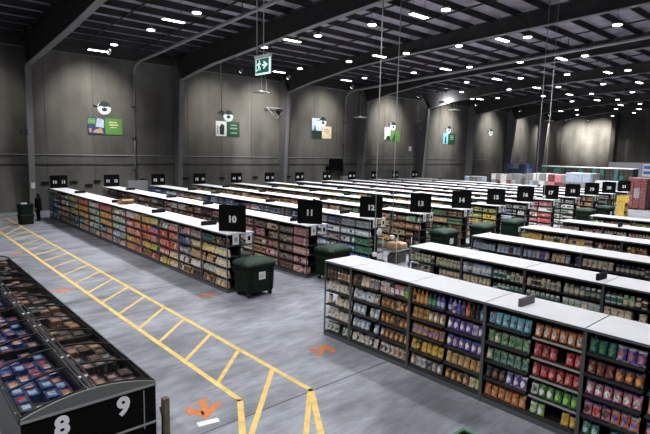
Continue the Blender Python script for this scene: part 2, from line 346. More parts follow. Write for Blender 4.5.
def round_lamp():
    t = thing('round_lamp', '', 'ceiling lamp', (0,0,0), 0, 'round ceiling lamps')
    MB().lathe([(.23,0),(.24,.05),(.17,.12),(.08,.2),(.03,.24)], n=16).obj('housing', M['lampcase'], t)
    MB().lathe([(.14,-.06),(.22,-.035),(.225,0)], n=16).obj('diffuser', M['lamp'], t)
    MB().tube([(0,0,.22),(0,0,1.4)], .012, 5).obj('hanger', M['steel'], t)
    return t
LZ = 11.6
def line_of(x):
    return min(range(len(LINES)), key=lambda i: abs(LINES[i]-x))
LINES = [12.7,20.3,27.6,35.2,43.2,50.5,57,65,72.3,78,85.8]
first = {}
for kind, pts, build in (('linear',LIN,linear_lamp),('round',RND,round_lamp)):
    proto = build()
    order = {}
    for p in sorted(pts, key=lambda q: -q[1]):
        li = line_of(p[0]); order.setdefault(li, []).append(p)
    n = 0
    for li, ps in order.items():
        for r, p in enumerate(ps):
            lab = f"{'long' if kind=='linear' else 'round'} ceiling lamp, {ORD[r+1]} from the posters in {ORD[li+1]} lamp line past the person"
            o = proto if n == 0 else dup(proto, (0,0,0))
            o.location = (p[0],p[1],11.0 if p[0] < 12 else LZ); o['label'] = lab; n += 1
            if n > 1 or True: first.setdefault(kind, []).append((o, p))
for kind in first:
    for o, p in first[kind]: lamp_light(o, LP*(1.2 if kind == 'linear' else .75)*(.6 if p[1] > 33 else 1), .5)
protoR = first['round'][0][0]
for i, p in enumerate(OUT):
    o = protoR.copy(); COL.objects.link(o); o.location = (p[0],p[1],LZ); o['group'] = 'round ceiling lamps over the camera side'
    o['label'] = 'round ceiling lamp over the camera side of the hall'
    for ch in protoR.children:
        if ch.type == 'MESH': c = ch.copy(); COL.objects.link(c); c.parent = o
    lamp_light(o, LP*(.75 if 0 < p[0] < 8 else 1.45 if p[0] < 0 else .9), .5)
# the lamp tucked against the fifth rafter's haunch
t = thing('flood_lamp', 'small flood lamp shining on the brightly lit rafter haunch', 'lamp', (52.2,37.3,11.1))
MB().chbox(-.12,.0,-.35,.35,-.12,.12,.03).obj('housing', M['lampcase'], t); MB().box(0,.02,-.32,.32,-.1,.1).obj('lens', M['lamp'], t)
MB().tube([(-.06,0,.1),(-.06,0,1.5)], .015, 5).obj('hanger', M['steel'], t)
l = lamp_light(t, 420, .4); l.location = (.05,0,0); l.rotation_euler = (0,-PI/2,0); l.data.spread = PI
# spot lamps hung by the wall that light the boards and emblems
def spot_lamp(src, dst, e, lab, cone=78):
    t = thing('spot_lamp', lab, 'spot lamp', src, 0, 'spot lamps aimed at the concrete wall')
    q = (Vector(dst)-Vector(src)).to_track_quat('-Z', 'Y')
    h = MB().lathe([(.12,0),(.13,.04),(.12,.3),(.06,.36)], n=14).obj('housing', M['lampcase'], t); h.rotation_mode = 'QUATERNION'; h.rotation_quaternion = q
    MB().lathe([(.115,-.02),(.118,-.001)], n=14).obj('lens', M['lamp'], h)
    MB().tube([(0,0,.1),(0,0,roofz(src[1])-src[2]-.3)], .02, 6).obj('hanger', M['steel'], t)
    l = bpy.data.lights.new('spot_light', 'SPOT'); l.energy = e; l.spot_size = math.radians(cone); l.spot_blend = 1; l.shadow_soft_size = .1; l.color = (1,.97,.92)
    o = bpy.data.objects.new('spot_light', l); COL.objects.link(o); o.parent = t; o.rotation_mode = 'QUATERNION'; o.rotation_quaternion = q
    o.location = q @ Vector((0,0,-.05))
for tx, tz, e, what in ((5.2,7.6,.5,'the bare wall by the first column'),(12.9,8.0,1.1,'the lime green board'),(23.4,8.2,.8,'the square white board'),(28.3,8.4,1.15,'the wall beneath the first hanging disc'),(36.2,8.5,1.1,'the tall board and cream board'),(46.9,8.8,1.3,'the white and bright green boards'),(58.7,8.8,1.4,'the teal boards'),(70.2,8.8,1.3,'the emblem without boards'),(79.5,9,1.3,'the wall beyond the tall cables'),(87.5,9,1.3,'the wall near the far corner')):
    spot_lamp((tx-.4,36.4,11.15), (tx,41.4,tz-.4), SP*e*(1.25 if tx > 40 else 1), 'spot lamp by the posters aimed at ' + what)
for ty, e, what in ((38.6,2.6,'nearer the corner'),(34.9,3.6,'beside the end wall column')):
    spot_lamp((90.5,ty,11.1), (96,ty,8.0), SP*e, 'spot lamp aimed at the end wall ' + what)
# suspended disc pendants near the wall
pend = None
for x, y, z, lab in ((25.9,37.6,9.8,'past the dark green board'),(38.4,37.6,8.4,'before the black wall unit'),(55.3,37.6,10.35,'near the brightly lit haunch'),(82.0,37.6,10.5,'farthest along, by the tall cables')):
    lab = 'thin white disc hung on wires near the wall ' + lab
    if pend is None:
        pend = thing('hanging_disc', lab, 'pendant', (x,y,z), 0, 'discs hung on wires')
        MB().lathe([(.72,0),(.74,.04),(.25,.1),(.1,.2)], n=20).obj('disc', mat('pendant_white',(.6,.6,.58),.5), pend)
        MB().tube([(0,0,.15),(0,0,2.3)], .025, 6).obj('wire', M['cable'], pend); MB().tube([(.55,0,.06),(.5,0,1.0),(.1,0,2.2)], .018, 6).obj('wire', M['cable'], pend)
    else: dup(pend, (x,y,z), 0, lab)
tag(MB().tube([(20.9,36,12.5),(20.95,36,10.4),(21.0,36,7.75)], .025, 6).lathe([(.28,-.1),(.3,0),(.1,.1)], (21.0,36,7.7), 12).obj('hanging_cable', M['cable']), 'pale cable with end fitting hanging before the square white board', 'cable')
# power drop cables
for x, y, z0, lab in ((16.3,13.85,1.14,'long white drop cable hanging in front of sign 13 rack'),(15.12,13.75,.55,'long white drop cable hanging across the sign 12'),(28.6,13.6,2.3,'pale tall drop cable between signs 16 and 17, thinner'),(29.75,13.6,2.3,'pale tall drop cable nearer sign 17')):
    t = thing('hanging_cable', lab, 'cable', (x,y,z0), 0, 'power cables dropped from the roof')
    MB().tube([(0,0,.1),(-.03,0,4),(0,0,roofz(y)-z0-.2)], .022, 6).obj('cable', M['cable'], t)
    MB().chbox(-.09,.09,-.07,.07,0,.16,.02).obj('plug_box', M['paper'], t)
# exit sign
t = thing('exit_sign', 'green running man exit sign with arrow hung from the roof', 'sign', (8.3,11.98,6.9))
MB().chbox(-.03,.03,-.35,.35,-.02,.42,.01).obj('housing', M['exitwhite'], t)
MB().box(-.036,-.03,-.32,.32,.02,.40).obj('face', M['exitgreen'], t)
def sy(p): return (-p[0]*.30, .225+p[1]*.185)      # sign face: first coordinate runs to the reader's right
fig = MB()
for poly in ([(.06,.6),(.95,0),(.06,-.6),(.06,-.25),(.05,-.25)],):
    fig.prism([sy(q) for q in [(.28,.62),(.92,0),(.28,-.62),(.28,-.28),(.52,-.14),(.06,-.14),(.06,.14),(.52,.14),(.28,.28)]], 'x', -.041, -.036)
fig.obj('arrow', M['exitwhite'], t)
man = MB(); man.prism([sy((-.40+.10*math.cos(a*PI/6), .62+.2*math.sin(a*PI/6))) for a in range(12)], 'x', -.041, -.036)
for q in ([(-.62,.36),(-.42,.42),(-.40,-.1),(-.62,-.12)], [(-.42,.36),(-.18,.05),(-.12,.14),(-.36,.46)], [(-.62,.4),(-.82,.1),(-.76,.04),(-.56,.28)], [(-.45,-.05),(-.22,-.4),(-.28,-.78),(-.38,-.72),(-.34,-.42),(-.58,-.1)], [(-.5,-.05),(-.62,-.5),(-.88,-.68),(-.84,-.82),(-.52,-.6),(-.44,-.1)]):
    man.prism([sy(p) for p in q], 'x', -.041, -.036)
man.prism([sy(q) for q in R(-.98,-.9,-.9,.9)], 'x', -.041, -.036)
man.obj('running_figure', M['exitwhite'], t)
for yy in (-.02,.30): MB().tube([(0,yy,.49),(0,yy*1.2,roofz(12)-6.9-.2)], .016, 6).obj('rod', M['cable'], t)
MB().chbox(-.06,.06,-.36,.36,.42,.50,.012).obj('canopy', M['cable'], t)

# ---------------------------------------------------------------- floor paint
t = thing('walkway_marking', 'yellow ladder hatched walkway painted on the concrete floor', 'floor marking', (0,0,0))
def paint(nm, p, q, w=.115, z=.004):
    MB().strip(p, q, w, .0005, z).obj(nm, M['yellow'], t)
XO, XI = 6.26, 4.94
paint('edge_line', (XO,7.25), (XO,38.2)); paint('edge_line', (XI,7.8), (XI,39.2))
paint('edge_line', (6.29,7.32), (3.6,3.35)); paint('edge_line', (4.95,7.85), (3.0,4.5))
for yo, yi in ((33.66,31.1),(31.9,30.2),(30.5,29.0),(28.77,27.5),(27.2,25.98),(25.6,24.5),(24.17,23.08),(22.71,21.62),(21.3,20.1),(19.85,18.6),(18.45,17.15),(17.0,15.8),(15.57,14.37),(14.12,12.86),(12.78,11.62),(11.29,10.2),(9.93,8.75)):
    paint('rung', (XO-.05,yo), (XI+.05,yi), .09, .003)
paint('rung', (XO-.05,35.3), (XI+.05,32.9), .09, .003); paint('rung', (XO-.05,38.0), (XI+.05,35.2), .09, .003)
paint('rung', (6.22,8.55), (4.4,6.65), .1, .003); paint('rung', (6.2,7.25), (4.6,5.5), .1, .003)
def arrow(x, y, s, rz, lab):
    b = MB()
    b.prism([(-.05,.35),(.09,.4),(.05,-.2),(-.07,-.22)], 'z', .0005, .004)
    b.prism([(-.34,.02),(-.27,.14),(.02,-.16),(.0,-.38)], 'z', .0005, .004)
    b.prism([(.36,.10),(.27,.17),(-.03,-.16),(.0,-.38)], 'z', .0005, .0045)
    for i in range(9):
        a = random.uniform(0,2*PI); d = random.uniform(.2,.42); q = random.uniform(.02,.05)
        b.prism([(d*math.cos(a)+q*math.cos(k*PI/3), d*math.sin(a)+q*math.sin(k*PI/3)) for k in range(6)], 'z', .0005, .003)
    o = b.obj('floor_arrow', M['orange'], None, (x,y,0), rz); o.scale = (s,s,1)
    tag(o, lab, 'floor marking', 'orange spray painted arrows')
arrow(4.25,7.98,1.0,-.35,'orange arrow sprayed beside the freezer, above a white floor label')
arrow(7.82,8.68,.95,2.2,'orange arrow sprayed by the end of the unsigned rack')
arrow(7.85,14.5,.8,2.0,'orange arrow sprayed by the end of the rack under sign 10')
arrow(4.37,17.85,.8,2.5,'orange arrow sprayed beside the middle of the freezer and walkway')
arrow(4.45,25.4,.8,2.5,'orange arrow sprayed beyond the far end of the freezer')
tag(MB().strip((3.9,7.55),(4.27,7.47),.14,.0005,.004).obj('floor_label', M['paper']), 'white rectangular label stuck at the tip of the orange arrow', 'label')

# ---------------------------------------------------------------- shelving
X10, D, RP, YN, YF, Y0 = 8.515, 1.052, 3.418, 14.3, 36.92, 9.45
HT = 2.0
LEV = [.14,.50,.86,1.22,1.58]
def build_bay(w, near, white=()):
    """bay runs from y=0 to y=-w, front face at x=0"""
    t = thing('shelving_unit', '', 'shelving', (0,0,0), 0)
    for yy in (-.003, -w+.027):
        MB().box(0,.035,yy-.024,yy,0,1.965).obj('post', M['post'], t)
        if near: MB().box(D-.05,D,yy-.03,yy,0,1.965).obj('post', M['post'], t)
    MB().box(D/2-.015,D/2+.015,-w+.008,-.008,.1,1.96).obj('back_panel', M['back'], t)
    hs = [(0,w)] if not near or w < 1.2 else [(0,w/2),(w/2,w)]
    for z in LEV[1:]:
        for hi, (a, b) in enumerate(hs):
            s = MB().box(.03,D/2-.02,-b+.03,-a-.03,z-.03,z).box(D/2+.02,D-.03,-b+.03,-a-.03,z-.03,z).obj('shelf', M['shelf'], t)
            if near: MB().box(.022,.03,-b+.035,-a-.035,z-.032,z+.004).obj('price_strip', M['stripw'] if hi in white else M['strip'], s)
    MB().box(.02,D-.02,-w+.008,-.008,.1,.14).obj('base_shelf', M['shelf'], t)
    MB().box(.015,D-.015,-w+.004,-.004,0,.1).obj('plinth', M['plinth'], t)
    tb = MB().box(-.015,D+.015,-w+.012,-.012,1.965,2.0).obj('top_board', M['white'], t)
    MB().box(-.025,-.015,-w+.005,-.005,1.955,1.998).obj('edge_rail', M['post'], tb)
    return t
PROTO = {}
def bay(w, near, white, x, y, label, group):
    k = (round(w,3), near, white)
    if k not in PROTO: PROTO[k] = o = build_bay(w, near, white); o.location = (x,y,0); o['label'] = label; o['group'] = group; return o
    return dup(PROTO[k], (x,y,0), 0, label, group)

# products ----------------------------------------------------------
def m_packet(w, h, d):
    b = MB(); nx, nz = 6, 8; vs = []; fs = []; ms = []
    for side in (-1, 1):
        for j in range(nz+1):
            v = j/nz
            for i in range(nx+1):
                u = -1+2*i/nx
                t = d/2*(1-abs(u)**3)*(1-abs(2*v-1)**5)
                ww = w/2*(1-.10*(1-abs(2*v-1)**4))
                vs.append((u*ww, side*t + d/2*.1 + (v*h)*.2, v*h*.985))
    n1 = (nx+1)*(nz+1)
    for s in (0,1):
        for j in range(nz):
            for i in range(nx):
                a = s*n1+j*(nx+1)+i; q = (a,a+1,a+nx+2,a+nx+1)
                fs.append(q if s == 0 else q[::-1])
                ms.append(2 if j in (0,) or j == nz-1 else (1 if (2 <= i <= 3 and 2 <= j <= 5) or (1 <= i <= 4 and 3 <= j <= 4) else 0))
    return b.add(vs, fs, ms, True)
def m_carton(w, h, d):
    b = MB(); xs = [-w/2,-w*.36,w*.36,w/2]; zs = [0,h*.2,h*.68,h]
    vs = [(x,-d/2,z) for z in zs for x in xs]; fs = []; ms = []
    for j in range(3):
        for i in range(3): a = j*4+i; fs.append((a,a+1,a+5,a+4)); ms.append(1 if i == 1 and j == 1 else (2 if j == 0 else 0))
    b.add(vs, fs, ms)
    x0, x1, y0, y1 = -w/2, w/2, -d/2, d/2
    b.add([(x0,y0,0),(x1,y0,0),(x1,y1,0),(x0,y1,0),(x0,y0,h),(x1,y0,h),(x1,y1,h),(x0,y1,h)], [(0,3,2,1),(4,5,6,7),(1,2,6,5),(2,3,7,6),(3,0,4,7)], 0)
    return b
def m_tin(w, h, d):
    r = w/2; return MB().lathe([(r,0),(r,h*.08),(r*.98,h*.09),(r*.98,h*.9),(r,h*.91),(r,h)], n=10, mi=[2,2,0,2,2])
def m_jar(w, h, d):
    r = w/2; return MB().lathe([(r*.9,0),(r,h*.06),(r,h*.2),(r,h*.62),(r*.98,h*.72),(r*.72,h*.8),(r*.76,h*.81),(r*.76,h)], n=10, mi=[0,0,1,0,0,2,2])
def m_bottle(w, h, d):
    r = w/2; return MB().lathe([(r*.9,0),(r,h*.04),(r,h*.2),(r,h*.55),(r*.9,h*.66),(r*.38,h*.82),(r*.36,h*.88),(r*.42,h*.885),(r*.42,h)], n=10, mi=[0,0,1,0,0,0,2,2])
def m_pouch(w, h, d):
    b = MB(); rings = []
    for v, t, ww in ((0,1,1),(.1,1,1.0),(.45,.85,.97),(.8,.4,.95),(.93,.08,.97),(1,.06,.97)):
        rings.append([(ww*w/2*c, t*d/2*s + .04*v*h, v*h) for c, s in ((-1,-.4),(-.75,-1),(.75,-1),(1,-.4),(1,.4),(.75,1),(-.75,1),(-1,.4))])
    return b.loft(rings, [2,1,1,0,2])
SHAPE = {'snack_packet':(m_packet,.137,.25,.115),'food_carton':(m_carton,.13,.25,.2),'tin_can':(m_tin,.105,.14,.105),'food_jar':(m_jar,.115,.23,.115),'drink_bottle':(m_bottle,.095,.285,.095),'food_pouch':(m_pouch,.132,.25,.12)}
NOUN = {'snack_packet':'snack packet','food_carton':'carton','tin_can':'tin','food_jar':'jar','drink_bottle':'bottle','food_pouch':'pouch'}
MESH = {}; COUNT = {k:0 for k in SHAPE}; STUFF = {k:MB() for k in SHAPE}; LIMIT = 292
def product_mesh(kind, main, acc, third):
    key = (kind, main, acc, third)
    if key not in MESH:
        f, w, h, d = SHAPE[kind]; MESH[key] = f(w,h,d).mesh(kind, [PM[main],PM[acc],PM[third]])
    return MESH[key]
RZ = -PI/2
def facing(kind, main, acc, third, x, y, z, label, group, small=False):
    f, w, h, d = SHAPE[kind]
    depth = {'snack_packet':.06,'food_carton':.115,'food_pouch':.065}.get(kind, .06)
    if COUNT[kind] < LIMIT and not small:
        COUNT[kind] += 1
        o = link(kind, product_mesh(kind,main,acc,third), None, (x+depth, y, z), RZ + random.uniform(-.03,.03))
        tag(o, label, NOUN[kind], group)
    else:
        sb = STUFF[kind]; q = KEYS.index(main); p = KEYS.index(acc)
        X = x+depth
        if kind in ('tin_can','food_jar','drink_bottle'):
            r = w/2
            pr = {'tin_can':[(r,0),(r,h*.2),(r,h*.8),(r,h)],'food_jar':[(r,0),(r,h*.25),(r,h*.7),(r*.7,h*.8),(r*.7,h)],'drink_bottle':[(r,0),(r,h*.25),(r,h*.6),(r*.4,h*.82),(r*.4,h)]}[kind]
            sb.lathe(pr, (X,y,z), 6, [q,p]+[q]*(len(pr)-3), False)
        else:
            t = .35 if kind != 'food_carton' else 1
            sb.loft([[(X-d/2,y+w/2,z),(X-d/2,y-w/2,z),(X+d/2,y-w/2,z),(X+d/2,y+w/2,z)],[(X-d/2,y+w*.47,z+h*.3),(X-d/2,y-w*.47,z+h*.3),(X+d/2,y-w*.47,z+h*.3),(X+d/2,y+w*.47,z+h*.3)],[(X-d/2*.8,y+w*.47,z+h*.7),(X-d/2*.8,y-w*.47,z+h*.7),(X+d/2,y-w*.47,z+h*.7),(X+d/2,y+w*.47,z+h*.7)],[(X-d/2*t,y+w/2,z+h),(X-d/2*t,y-w/2,z+h),(X+d/2*t,y-w/2,z+h),(X+d/2*t,y+w/2,z+h)]], [q,p,q])
def fill(kind, cols, x, ya, yb, z, labeler, group, small=False, gap=1.0, vary=.22):
    """one shelf run from ya down to yb; cols = list of (main, accent, third)"""
    w = SHAPE[kind][1]; n = max(1, int((ya-yb-.08)*gap/(w*1.01))); st = (ya-yb-.07)/n
    for i in range(n):
        c = cols[min(len(cols)-1, i*len(cols)//n)]
        if c is not None and random.random() < vary:
            c = random.choice([(c[0],'dark',c[2]),(c[0],'cream','dark'),(random.choice(('cream','tan','white','dark','brown')),c[0],c[2]),(c[1],c[0],'dark')])
        if c is None or random.random() < .02: continue
        yy = ya-.035-st*(i+.5)
        two = kind == 'tin_can' 
        for lv in range(2 if two else 1):
            facing(kind, *c, x+.03+random.uniform(0,.015), yy, z+.001+lv*SHAPE[kind][2], labeler(kind, c[0], lv), group, small)
def third(m): return m
P = lambda *a: tuple(a)
K, C_, J, B, U, T = 'snack_packet','food_carton','food_jar','drink_bottle','food_pouch','tin_can'
# ---- the unsigned rack beside the walkway (five bays). plan[bay][half][shelf from the top] = (kind, colours)
W1 = P('white','cream','white'); W2 = P('white','pale blue','white'); BG = P('brown','gold','brown'); GB = P('gold','brown','gold')
N10 = [
 [[(J,[P('brown','dark','dark'),P('gold','brown','dark')]), (K,[P('white','cream','tan')]), (K,[P('cream','white','white')]), (K,[W1]), (K,[P('white','green','green')])]],
 [[(U,[P('dark','brown','dark'),P('tan','cream','brown'),P('white','grey','dark')]), (K,[W2]), (K,[P('pale blue','white','white')]), (K,[P('pale blue','white','blue')]), (K,[P('white','dark','cream'),P('white','cream','cream')])],
  [(C_,[P('white','pink','grey'),P('dark','white','grey'),P('pink','white','dark'),P('green','lime','green')]), (K,[BG,BG,P('maroon','gold','brown')]), (K,[BG]), (K,[P('brown','gold','maroon')]), (K,[P('white','maroon','cream'),P('cream','brown','white')])]],
 [[(B,[P('orange','gold','orange'),P('orange','gold','orange'),P('teal','green','dark'),P('purple','pale blue','navy')]), (K,[GB,P('gold','white','purple')]), (K,[P('gold','purple','brown')]), (K,[P('yellow','gold','gold')]), (K,[P('white','grey','grey'),P('grey','white','brown')])],
  [(B,[P('purple','pale blue','purple'),P('purple','blue','purple'),P('red','orange','red'),P('dark','dark','dark'),P('blue','cyan','navy')]), (K,[P('purple','white','purple')]), (K,[P('purple','white','blue')]), (K,[P('gold','tan','cream')]), (K,[P('brown','gold','dark'),P('gold','lime','green')])]],
 [[(K,[P('cyan','pale blue','cyan')]), (K,[P('sage','green','sage')]), (K,[P('sage','teal','sage')]), (K,[P('dark','brown','dark'),P('purple','white','white')]), (K,[P('orange','tan','orange')])],
  [(K,[P('orange','white','brown')]), (K,[P('red','pink','red')]), (K,[P('red','pink','maroon')]), (K,[P('green','white','green'),P('green','lime','green')]), (K,[P('lime','white','green'),None,P('yellow','gold','yellow')])]],
 [[(K,[P('teal','green','teal'),P('purple','pink','white')]), (K,[P('maroon','brown','dark'),P('brown','orange','navy')]), (K,[P('pink','white','purple')]), (K,[P('pink','red','purple'),P('orange','purple','pale blue')]), (K,[P('green','pale blue','blue')])],
  [(K,[P('purple','white','pink'),P('dark','maroon','dark')]), (K,[P('gold','navy','pale blue'),P('yellow','lime','blue')]), (K,[P('orange','cream','purple'),P('yellow','pale blue','yellow')]), (K,[P('navy','pink','purple'),P('yellow','green','navy')]), (K,[P('pale blue','white','blue'),P('green','lime','blue')])]],
]
def counter(fmt):
    c = {}
    def f(kind, colour, lv):
        key = (kind, colour, lv); c[key] = c.get(key, 0)+1
        return fmt(ORD[min(c[key],25)], colour, NOUN[kind], lv)
    return f
y = Y0
wN = [.937, 1.825, 1.825, 1.825, 1.825]
for bi, w in enumerate(wN):
    bay(w, True, (1,) if bi == 3 else (), X10, y, f'{ORD[bi+1]} bay from the bins in the unsigned rack beside the walkway', 'bays of the unsigned walkway rack')
    for s in range(5):
        lab = counter(lambda o, c, n, lv, s=s, bi=bi: f'{o} {c} {n} from the bins, {ORD[s+1]} shelf down, {ORD[bi+1]} bay, unsigned walkway rack' + (', upper layer' if lv else ''))
        for hi, half in enumerate(N10[bi]):
            kind, cols = half[s]; hw = w/len(N10[bi])
            fill(kind, cols, X10, y-hi*hw, y-(hi+1)*hw, LEV[4-s], lab, f'{NOUN[kind]}s on the unsigned walkway rack', vary=.12)
    y -= w
# ---- the long rack under sign 10
NB = 12; WB = (YF-YN-.92)/NB
def farbays():
    yy = YN; out = []
    for i in range(NB): out.append((yy+WB, WB)); yy += WB
    out.append((yy+.92, .92)); return out
FB = farbays()
F10 = [ # bays from the sign outwards: left half is the one nearer the wall
 [[(J,[P('dark','teal','teal')]),(U,[P('cream','yellow','cream')]),(U,[P('yellow','tan','cream')]),(K,[W1]),(U,[P('tan','brown','brown')])], [(J,[P('brown','dark','grey')]),(U,[P('white','cream','white')]),(U,[W1]),(U,[P('white','cream','cream')]),(U,[P('cream','tan','brown')])]],
 [[(C_,[P('dark','pink','grey'),P('pink','grey','dark')]),(C_,[P('navy','blue','navy')]),(C_,[P('navy','cream','blue')]),(U,[P('cream','white','tan')]),(U,[P('white','brown','tan')])], [(U,[P('pink','grey','dark')]),(C_,[P('tan','cream','brown')]),(U,[P('cream','tan','tan')]),(U,[P('cream','white','tan')]),(U,[P('tan','dark','brown')])]],
 [[(U,[P('sage','white','grey')]),(C_,[P('red','maroon','red')]),(C_,[P('red','orange','red')]),(C_,[P('red','white','maroon')]),(U,[P('cream','yellow','cream')])], [(U,[P('white','pink','grey')]),(C_,[P('red','tan','maroon')]),(U,[P('cream','red','tan')]),(U,[P('red','cream','cream')]),(U,[P('yellow','cream','tan')])]],
 [[(C_,[P('yellow','gold','tan')]),(C_,[P('orange','red','red')]),(C_,[P('red','orange','maroon')]),(C_,[P('orange','yellow','tan')]),(U,[P('yellow','brown','brown')])], [(C_,[P('cream','yellow','brown')]),(C_,[P('purple','orange','red')]),(C_,[P('orange','purple','tan')]),(U,[P('yellow','lime','brown')]),(U,[P('maroon','red','tan')])]],
 [[(C_,[P('white','cream','pink')]),(C_,[P('red','white','pink')]),(C_,[P('orange','tan','red')]),(C_,[P('gold','yellow','red')]),(T,[P('gold','yellow','grey')])], [(C_,[P('cream','orange','brown')]),(C_,[P('orange','red','orange')]),(C_,[P('red','orange','red')]),(C_,[P('red','gold','brown')]),(T,[P('red','gold','grey')])]],
]
G5 = [[(U,[P('sage','white','green')]),(C_,[P('white','sage','grey')]),(C_,[P('sage','white','teal')]),(U,[P('white','pale blue','grey')]),(T,[P('grey','white','grey')])],[(C_,[P('pink','white','tan')]),(C_,[P('sage','white','sage')]),(C_,[P('pale blue','sage','white')]),(U,[P('white','sage','sage')]),(U,[P('pink','cream','tan')])]]
G6 = [[(C_,[P('red','pink','orange')]),(C_,[P('yellow','red','orange')]),(C_,[P('gold','yellow','brown')]),(B,[P('blue','cyan','navy')]),(T,[P('tan','gold','grey')])],[(C_,[P('orange','pink','red')]),(C_,[P('orange','yellow','brown')]),(J,[P('orange','gold','gold')]),(B,[P('gold','orange','brown')]),(T,[P('pink','tan','grey')])]]
G7 = [[(B,[P('yellow','lime','green')]),(B,[P('blue','cyan','white')]),(B,[P('green','lime','yellow')]),(B,[P('teal','blue','navy')]),(B,[P('green','teal','green')])],[(C_,[P('tan','pink','brown')]),(B,[P('yellow','gold','red')]),(J,[P('yellow','red','gold')]),(J,[P('teal','blue','grey')]),(B,[P('navy','blue','grey')])]]
G8 = [[(J,[P('brown','tan','dark')]),(U,[P('white','cream','tan')]),(J,[P('tan','gold','brown')]),(U,[P('brown','tan','brown')]),(T,[P('brown','red','grey')])],[(B,[P('lime','white','green')]),(U,[P('cream','white','white')]),(J,[P('tan','cream','gold')]),(U,[P('tan','maroon','brown')]),(T,[P('maroon','tan','grey')])]]
G9 = [[(J,[P('teal','dark','grey')]),(J,[P('navy','pale blue','grey')]),(C_,[P('blue','pale blue','navy')]),(C_,[P('navy','blue','navy')]),(U,[P('pale blue','navy','navy')])],[(J,[P('grey','teal','dark')]),(C_,[P('navy','pale blue','teal')]),(J,[P('blue','white','navy')]),(U,[P('navy','pale blue','blue')]),(U,[P('blue','navy','pale blue')])]]
F10 += [G5, G6, G5, G6, G7, G8, G9, [G9[0]]]
for bi, (yt, w) in enumerate(FB):
    bay(w, True, (), X10, yt, f'{ORD[bi+1]} bay back from sign 10 in the long rack along the walkway', 'bays of the rack under sign 10')
    for s in range(5):
        lab = counter(lambda o, c, n, lv, s=s, bi=bi: f'{o} {c} {n}, counting toward sign 10, {ORD[s+1]} shelf down, {ORD[bi+1]} bay back' + (', upper layer' if lv else ''))
        hv = F10[bi]
        for hi, half in enumerate(hv[::-1] if False else hv):
            kind, cols = half[s]; hw = w/len(hv)
            fill(kind, cols, X10, yt-hi*hw, yt-(hi+1)*hw, LEV[4-s], lab, f'{NOUN[kind]}s on the rack under sign 10')
# ---- racks behind the unsigned one
RNAME = ['','second','third','fourth','fifth','sixth']
NPAL = [None, (['sage','cream','grey','white','dark'],['teal','cream','sage']), (['navy','purple','pink','white','maroon'],['cream','pale blue']), (['cream','tan','green','gold','brown'],['dark','gold']), (['maroon','red','pink','cream'],['white','cream']), (['dark','green','lime','brown'],['dark','brown'])]
KINDS3 = [C_,J,U,T,K,B]
for r in range(1, 6):
    x = X10 + r*RP; y = Y0; yend = x/3.72 - 1.6; bi = 0
    while y > yend:
        bi += 1
        bay(1.825, False, (), x, y, f'{ORD[bi]} bay from the bins in the {RNAME[r]} unsigned rack from the walkway', 'bays of the unsigned racks behind')
        for s in range(5 if r < 3 else 3):
            lab = counter(lambda o, c, n, lv, s=s, bi=bi, r=r: f'{o} {c} {n} from the bins, {ORD[s+1]} shelf down, {ORD[bi]} bay, {RNAME[r]} unsigned rack' + (', upper layer' if lv else ''))
            for hi in range(2):
                a, b = NPAL[r]; kind = random.choice([J,C_,T,J]) if r == 1 else random.choice([C_,J,U,C_,J])
                if r == 4: kind = J
                cols = [P(random.choice(a), random.choice(b), random.choice(a)) for _ in range(random.choice((1,2,2,3)))]
                if r == 1 and s == 0 and bi == 2 and hi == 0: cols = [P('pale blue','white','white')]
                if r == 1 and s == 0 and bi == 1: cols = [P('sage','cream','cream')]; kind = J
                fill(kind, cols, x, y-hi*.9125, y-(hi+1)*.9125, LEV[4-s], lab, f'{NOUN[kind]}s on the {RNAME[r]} unsigned rack', s > 2)
        y -= 1.825
# ---- racks under signs 11 to 21
FPAL = {11:['brown','tan','cream','dark','maroon','grey','pink','white'],12:['blue','pale blue','white','navy','pink','tan'],13:['brown','tan','maroon','gold','sage','dark'],14:['maroon','brown','green','dark','tan'],15:['green','gold','sage','tan','dark','yellow'],16:['white','grey','dark','pale blue'],17:['pink','maroon','white','red'],18:['white','sage','grey','dark'],19:['gold','tan','grey','brown'],20:['grey','navy','white','dark'],21:['teal','grey','dark','white']}
for n in range(11, 22):
    x = X10 + (n-10)*RP
    for bi, (yt, w) in enumerate(FB):
        bay(w, False, (), x, yt, f'{ORD[bi+1]} bay back from sign {n} in the rack under that sign', 'bays of the racks under signs 11 to 21')
        vis = 5 if (n == 11 and bi < 6) or (n <= 13 and bi < 3) or bi < 2 else (3 if n < 14 else 2)
        for s in range(vis):
            lab = counter(lambda o, c, nn, lv, s=s, bi=bi, n=n: f'{o} {c} {nn} counting toward sign {n}, {ORD[s+1]} shelf down, {ORD[bi+1]} bay back' + (', upper layer' if lv else ''))
            hv = 2 if w > 1.2 else 1
            for hi in range(hv):
                pal = FPAL[n]; kind = random.choice([C_,C_,J,U,T,B])
                if n in (12,17,18): kind = random.choice([C_,U])
                a = random.choice(pal); cols = [P(a, random.choice(pal), random.choice(pal)) for _ in range(random.choice((1,1,2,3)))]
                if s == 0 and n > 11: kind = random.choice([T,T,J,U])
                if n == 11 and bi == 0: cols = [P('pink','cream','grey')] if hi else [P('brown','grey','dark')]
                if n == 12 and bi == 0: cols = [P('pale blue','white','blue')] if s < 3 else [P('blue','pale blue','navy')]
                if n == 12 and bi == 0 and hi == 1 and s in (2,3): cols = [P('green','teal','dark')]
                fill(kind, cols, x, yt-hi*w/hv, yt-(hi+1)*w/hv, LEV[4-s], lab, f'{NOUN[kind]}s on the rack under sign {n}', not (n == 11 and bi < 5))
for kind, sb in STUFF.items():
    if sb.v:
        o = sb.obj(kind, [PM[k] for k in KEYS]); tag(o, f'{NOUN[kind]}s packed along the shelves of the racks farther back', NOUN[kind] + 's', None, 'stuff')

